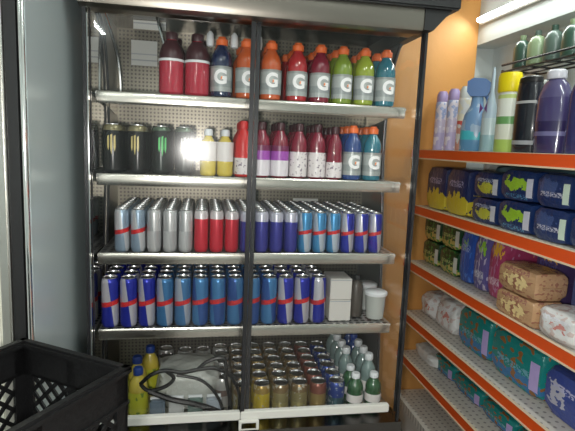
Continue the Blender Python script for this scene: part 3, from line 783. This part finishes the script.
# blue trigger bottle
t = thing('trigger_spray_bottle', 'blue grey trigger spray bottle on the top rack shelf', 'spray bottle', (1.2, 2.06, zA), .9)
blu = band_mat('blue_bottle', [(0, (.1, .25, .42)), (.06, (.06, .42, .48)), (.1, (.15, .27, .45))], .3, blot=((.3, .4, .52), 18, .58))
link('bottle_body', bottle_flat([(.055, 0), (.062, .006), (.062, .11), (.05, .17), (.028, .21), (.024, .25)], .62), blu, t, True)
hd = prism([(-.05, .27), (-.04, .25), (.03, .25), (.045, .27), (.045, .315), (.02, .33), (-.03, .325), (-.055, .305)], 'x', -.022, .022)
link('spray_head', hd, mat('blue_head', (.09, .17, .36), .35), t)
link('trigger', tube(smooth_path([(0, -.03, .26), (0, -.045, .23), (0, -.04, .2)], 4), .008, 8), mat('blue_trigger', (.09, .17, .36), .35), t, True)
t = thing('trigger_spray_bottle', 'pale teal bottle with pink bow mark beside the blue spray bottle', 'spray bottle', (1.2, 1.95, zA))
tb = band_mat('pale_teal_bottle', [(0, (.3, .46, .5)), (.08, (.5, .6, .62)), (.15, (.4, .5, .58))], .3)
link('bottle_body', bottle_flat([(.034, 0), (.038, .006), (.038, .17), (.02, .22), (.01, .26), (.008, .34), (.004, .36)], .8), tb, t, True)
bow = bmesh.new()
for s_ in (1, -1):
    bow.faces.new([bow.verts.new(p) for p in ((-.033, -s_ * .004, .19), (-.035, -s_ * .03, .215), (-.035, -s_ * .028, .2), (-.035, -s_ * .03, .17))])
link('bow_mark', bow, mat('violet_mark', (.2, .08, .3), .5), t)
# yellow capped bottle
t = thing('cleaner_bottle', 'white cleaner bottle with big yellow cap on the top rack shelf', 'bottle', (1.2, 1.83, zA))
yb = band_mat('cream_green_print', [(0, (.4, .55, .12)), (.06, (.7, .72, .6)), (.12, (.15, .35, .12)), (.15, (.72, .74, .66)), (.22, (.5, .6, .2)), (.235, (.74, .75, .68))], .35)
link('bottle_body', bottle_flat([(.046, 0), (.05, .006), (.05, .23), (.045, .25)], .7), yb, t, True)
link('cap', bottle_flat([(.05, .245), (.054, .25), (.054, .305), (.048, .32), (.03, .322)], .75), mat('yellow_cap', (.85, .68, .01), .35), t, True)
t = thing('shampoo_bottle', 'black shampoo bottle with white marks between yellow capped and purple bottle', 'bottle', (1.2, 1.7, zA))
bb = band_mat('black_bottle_print', [(0, (.012, .014, .02)), (.04, (.35, .36, .38)), (.055, (.012, .014, .02)), (.19, (.4, .4, .4)), (.2, (.012, .014, .02))], .25, coat=.5)
link('bottle_body', bottle_flat([(.054, 0), (.062, .008), (.064, .12), (.062, .22), (.055, .265)], .62), bb, t, True)
link('cap', bottle_flat([(.052, .266), (.054, .27), (.052, .285), (.044, .29)], .62), M['black'], t, True)
t = thing('shampoo_bottle', 'large purple shampoo bottle nearest on the top rack shelf', 'bottle', (1.2, 1.565, zA))
pb = band_mat('purple_bottle', [(0, (.04, .03, .1)), (.07, (.16, .15, .3)), (.085, (.03, .022, .08)), (.12, (.055, .045, .13)), (.2, (.085, .075, .17))], .2, coat=.6)
link('bottle_body', bottle_flat([(.056, 0), (.066, .008), (.073, .12), (.07, .2), (.054, .245), (.03, .265)], .62), pb, t, True)
link('cap', bottle_flat([(.034, .264), (.037, .268), (.036, .29), (.028, .296)], .8), mat('silver_cap', (.6, .6, .66), .3), t, True)
t = thing('shampoo_bottle', 'dark blue bottle partly out of frame on the top rack shelf', 'bottle', (1.2, 1.43, zA))
link('bottle_body', bottle_flat([(.045, 0), (.052, .008), (.052, .2), (.03, .25), (.02, .27)], .62), mat('navy_bottle', (.03, .03, .12), .25, coat=.5), t, True)
link('cap', lathe([(.02, .27), (.022, .3)], 16), M['black'], t, True)
t = thing('cream_tub', 'white topped tub behind the black and yellow capped bottles', 'tub', (1.36, 1.88, zA))
link('tub_body', lathe([(.05, 0), (.054, .005), (.054, .25)], 20), mat('tub_white', (.5, .52, .5), .4), t, True)
link('lid', lathe([(.057, .25), (.058, .253), (.058, .3), (.054, .305)], 20), mat('tub_lid', (.72, .74, .7), .4), t, True)
# upper wall rack
wr = thing('wall_rack', 'small dark wire rack on the white wall near the ceiling', 'rack', (1.4, 1.9, 1.93))
b = bmesh.new()
for xx in (1.36, 1.42, 1.48, 1.54): tube([(xx - 1.4, -.35, 0), (xx - 1.4, .25, 0)], .004, 6, b)
for yy in (-.35, -.2, -.05, .1, .25): tube([(-.04, yy, .006), (.158, yy, .006)], .004, 6, b)
link('wire_tray', b, M['frame'], wr); link('front_guard', tube([(-.04, -.35, .03), (-.04, .25, .03)], .005, 6), M['frame'], wr)
gb = [mat('dark_green_bottle', (.03, .07, .05), .3, coat=.4), mat('pale_green_bottle', (.22, .29, .17), .3), mat('sage_bottle', (.08, .12, .1), .3)]
for i, (yy, mm, nm) in enumerate(((2.1, 0, 'dark green'), (2.0, 1, 'pale green'), (1.895, 2, 'sage green'), (1.79, 0, 'dark green'))):
    t = thing('toiletry_bottle', f'small {nm} bottle on the wall rack, {ORD[i]} from the far end', 'bottle', (1.42, yy, 1.942))
    link('bottle_body', bottle_flat([(.034, 0), (.042, .005), (.043, .09), (.03, .115), (.014, .125)], .8), gb[mm], t, True)
    link('cap', lathe([(.013, .12), (.014, .122), (.014, .145)], 14), gb[(mm + 1) % 3], t, True)

# ------------------------------------------------------------------ lamps
def tube_lamp(x, y0, y1, label):
    t = thing('ceiling_lamp', label, 'lamp', (x, (y0 + y1) / 2, ZC))
    h = (y1 - y0) / 2
    link('housing', box(-.03, .03, -h, h, -.02, 0, bev=.004), M['white_rail'], t)
    b = tube([(0, -h + .02, -.032), (0, h - .02, -.032)], .012, 12); link('tube', b, M['tube'], t, True)
    for s_ in (-1, 1): link('socket', box(-.018, .018, s_ * h - .014, s_ * h + .014, -.048, -.002), M['white_rail'], t)
    l = bpy.data.objects.new('tube_light', bpy.data.lights.new('tube_light', 'AREA')); COL.objects.link(l)
    l.data.shape = 'RECTANGLE'; l.data.size = .05; l.data.size_y = 2 * h - .04; l.data.energy = 10; l.data.color = (.93, 1, .96)
    l.location = (x, (y0 + y1) / 2, ZC - .05); return l
tube_lamp(-.32, -.9, .1, 'warm tube lamp on the ceiling behind the camera')
tube_lamp(-1.05, -2.3, -1.3, 'tube lamp on the ceiling far behind at the left')
tube_lamp(.75, .2, 1.3, 'tube lamp on the ceiling between fridge and rack')
t = thing('wall_lamp', 'fluorescent tube lamp on the white soffit above the right shelving', 'lamp', (1.424, 1.9, 2.235))
link('housing', box(-.02, 0, -.57, .57, -.02, .02, bev=.004), M['white_rail'], t)
link('tube', tube([(-.032, -.55, 0), (-.032, .55, 0)], .012, 12), M['tube'], t, True)
l = bpy.data.objects.new('tube_light', bpy.data.lights.new('tube_light', 'AREA')); COL.objects.link(l)
l.data.shape = 'RECTANGLE'; l.data.size = 1.1; l.data.size_y = .05; l.data.energy = 3.5; l.data.color = (.93, 1, .96)
l.location = (1.37, 1.9, 2.235); l.rotation_euler = Vector((-.6, 0, -.8)).to_track_quat('-Z', 'Y').to_euler()
# the camera's own flash
fl = bpy.data.objects.new('flash', bpy.data.lights.new('flash', 'POINT')); COL.objects.link(fl)
fl.data.energy = 50; fl.data.shadow_soft_size = .035; fl.data.color = (1, .97, .92); fl.location = (-.065, -.02, 1.5)

wd = bpy.data.worlds.new('world'); S.world = wd; wd.use_nodes = True
wd.node_tree.nodes['Background'].inputs[0].default_value = (.5, .55, .6, 1); wd.node_tree.nodes['Background'].inputs[1].default_value = .1
S.view_settings.view_transform = 'Standard'; S.view_settings.look = 'None'; S.view_settings.gamma = 1; S.view_settings.use_curve_mapping = False
S.view_settings.exposure = 0
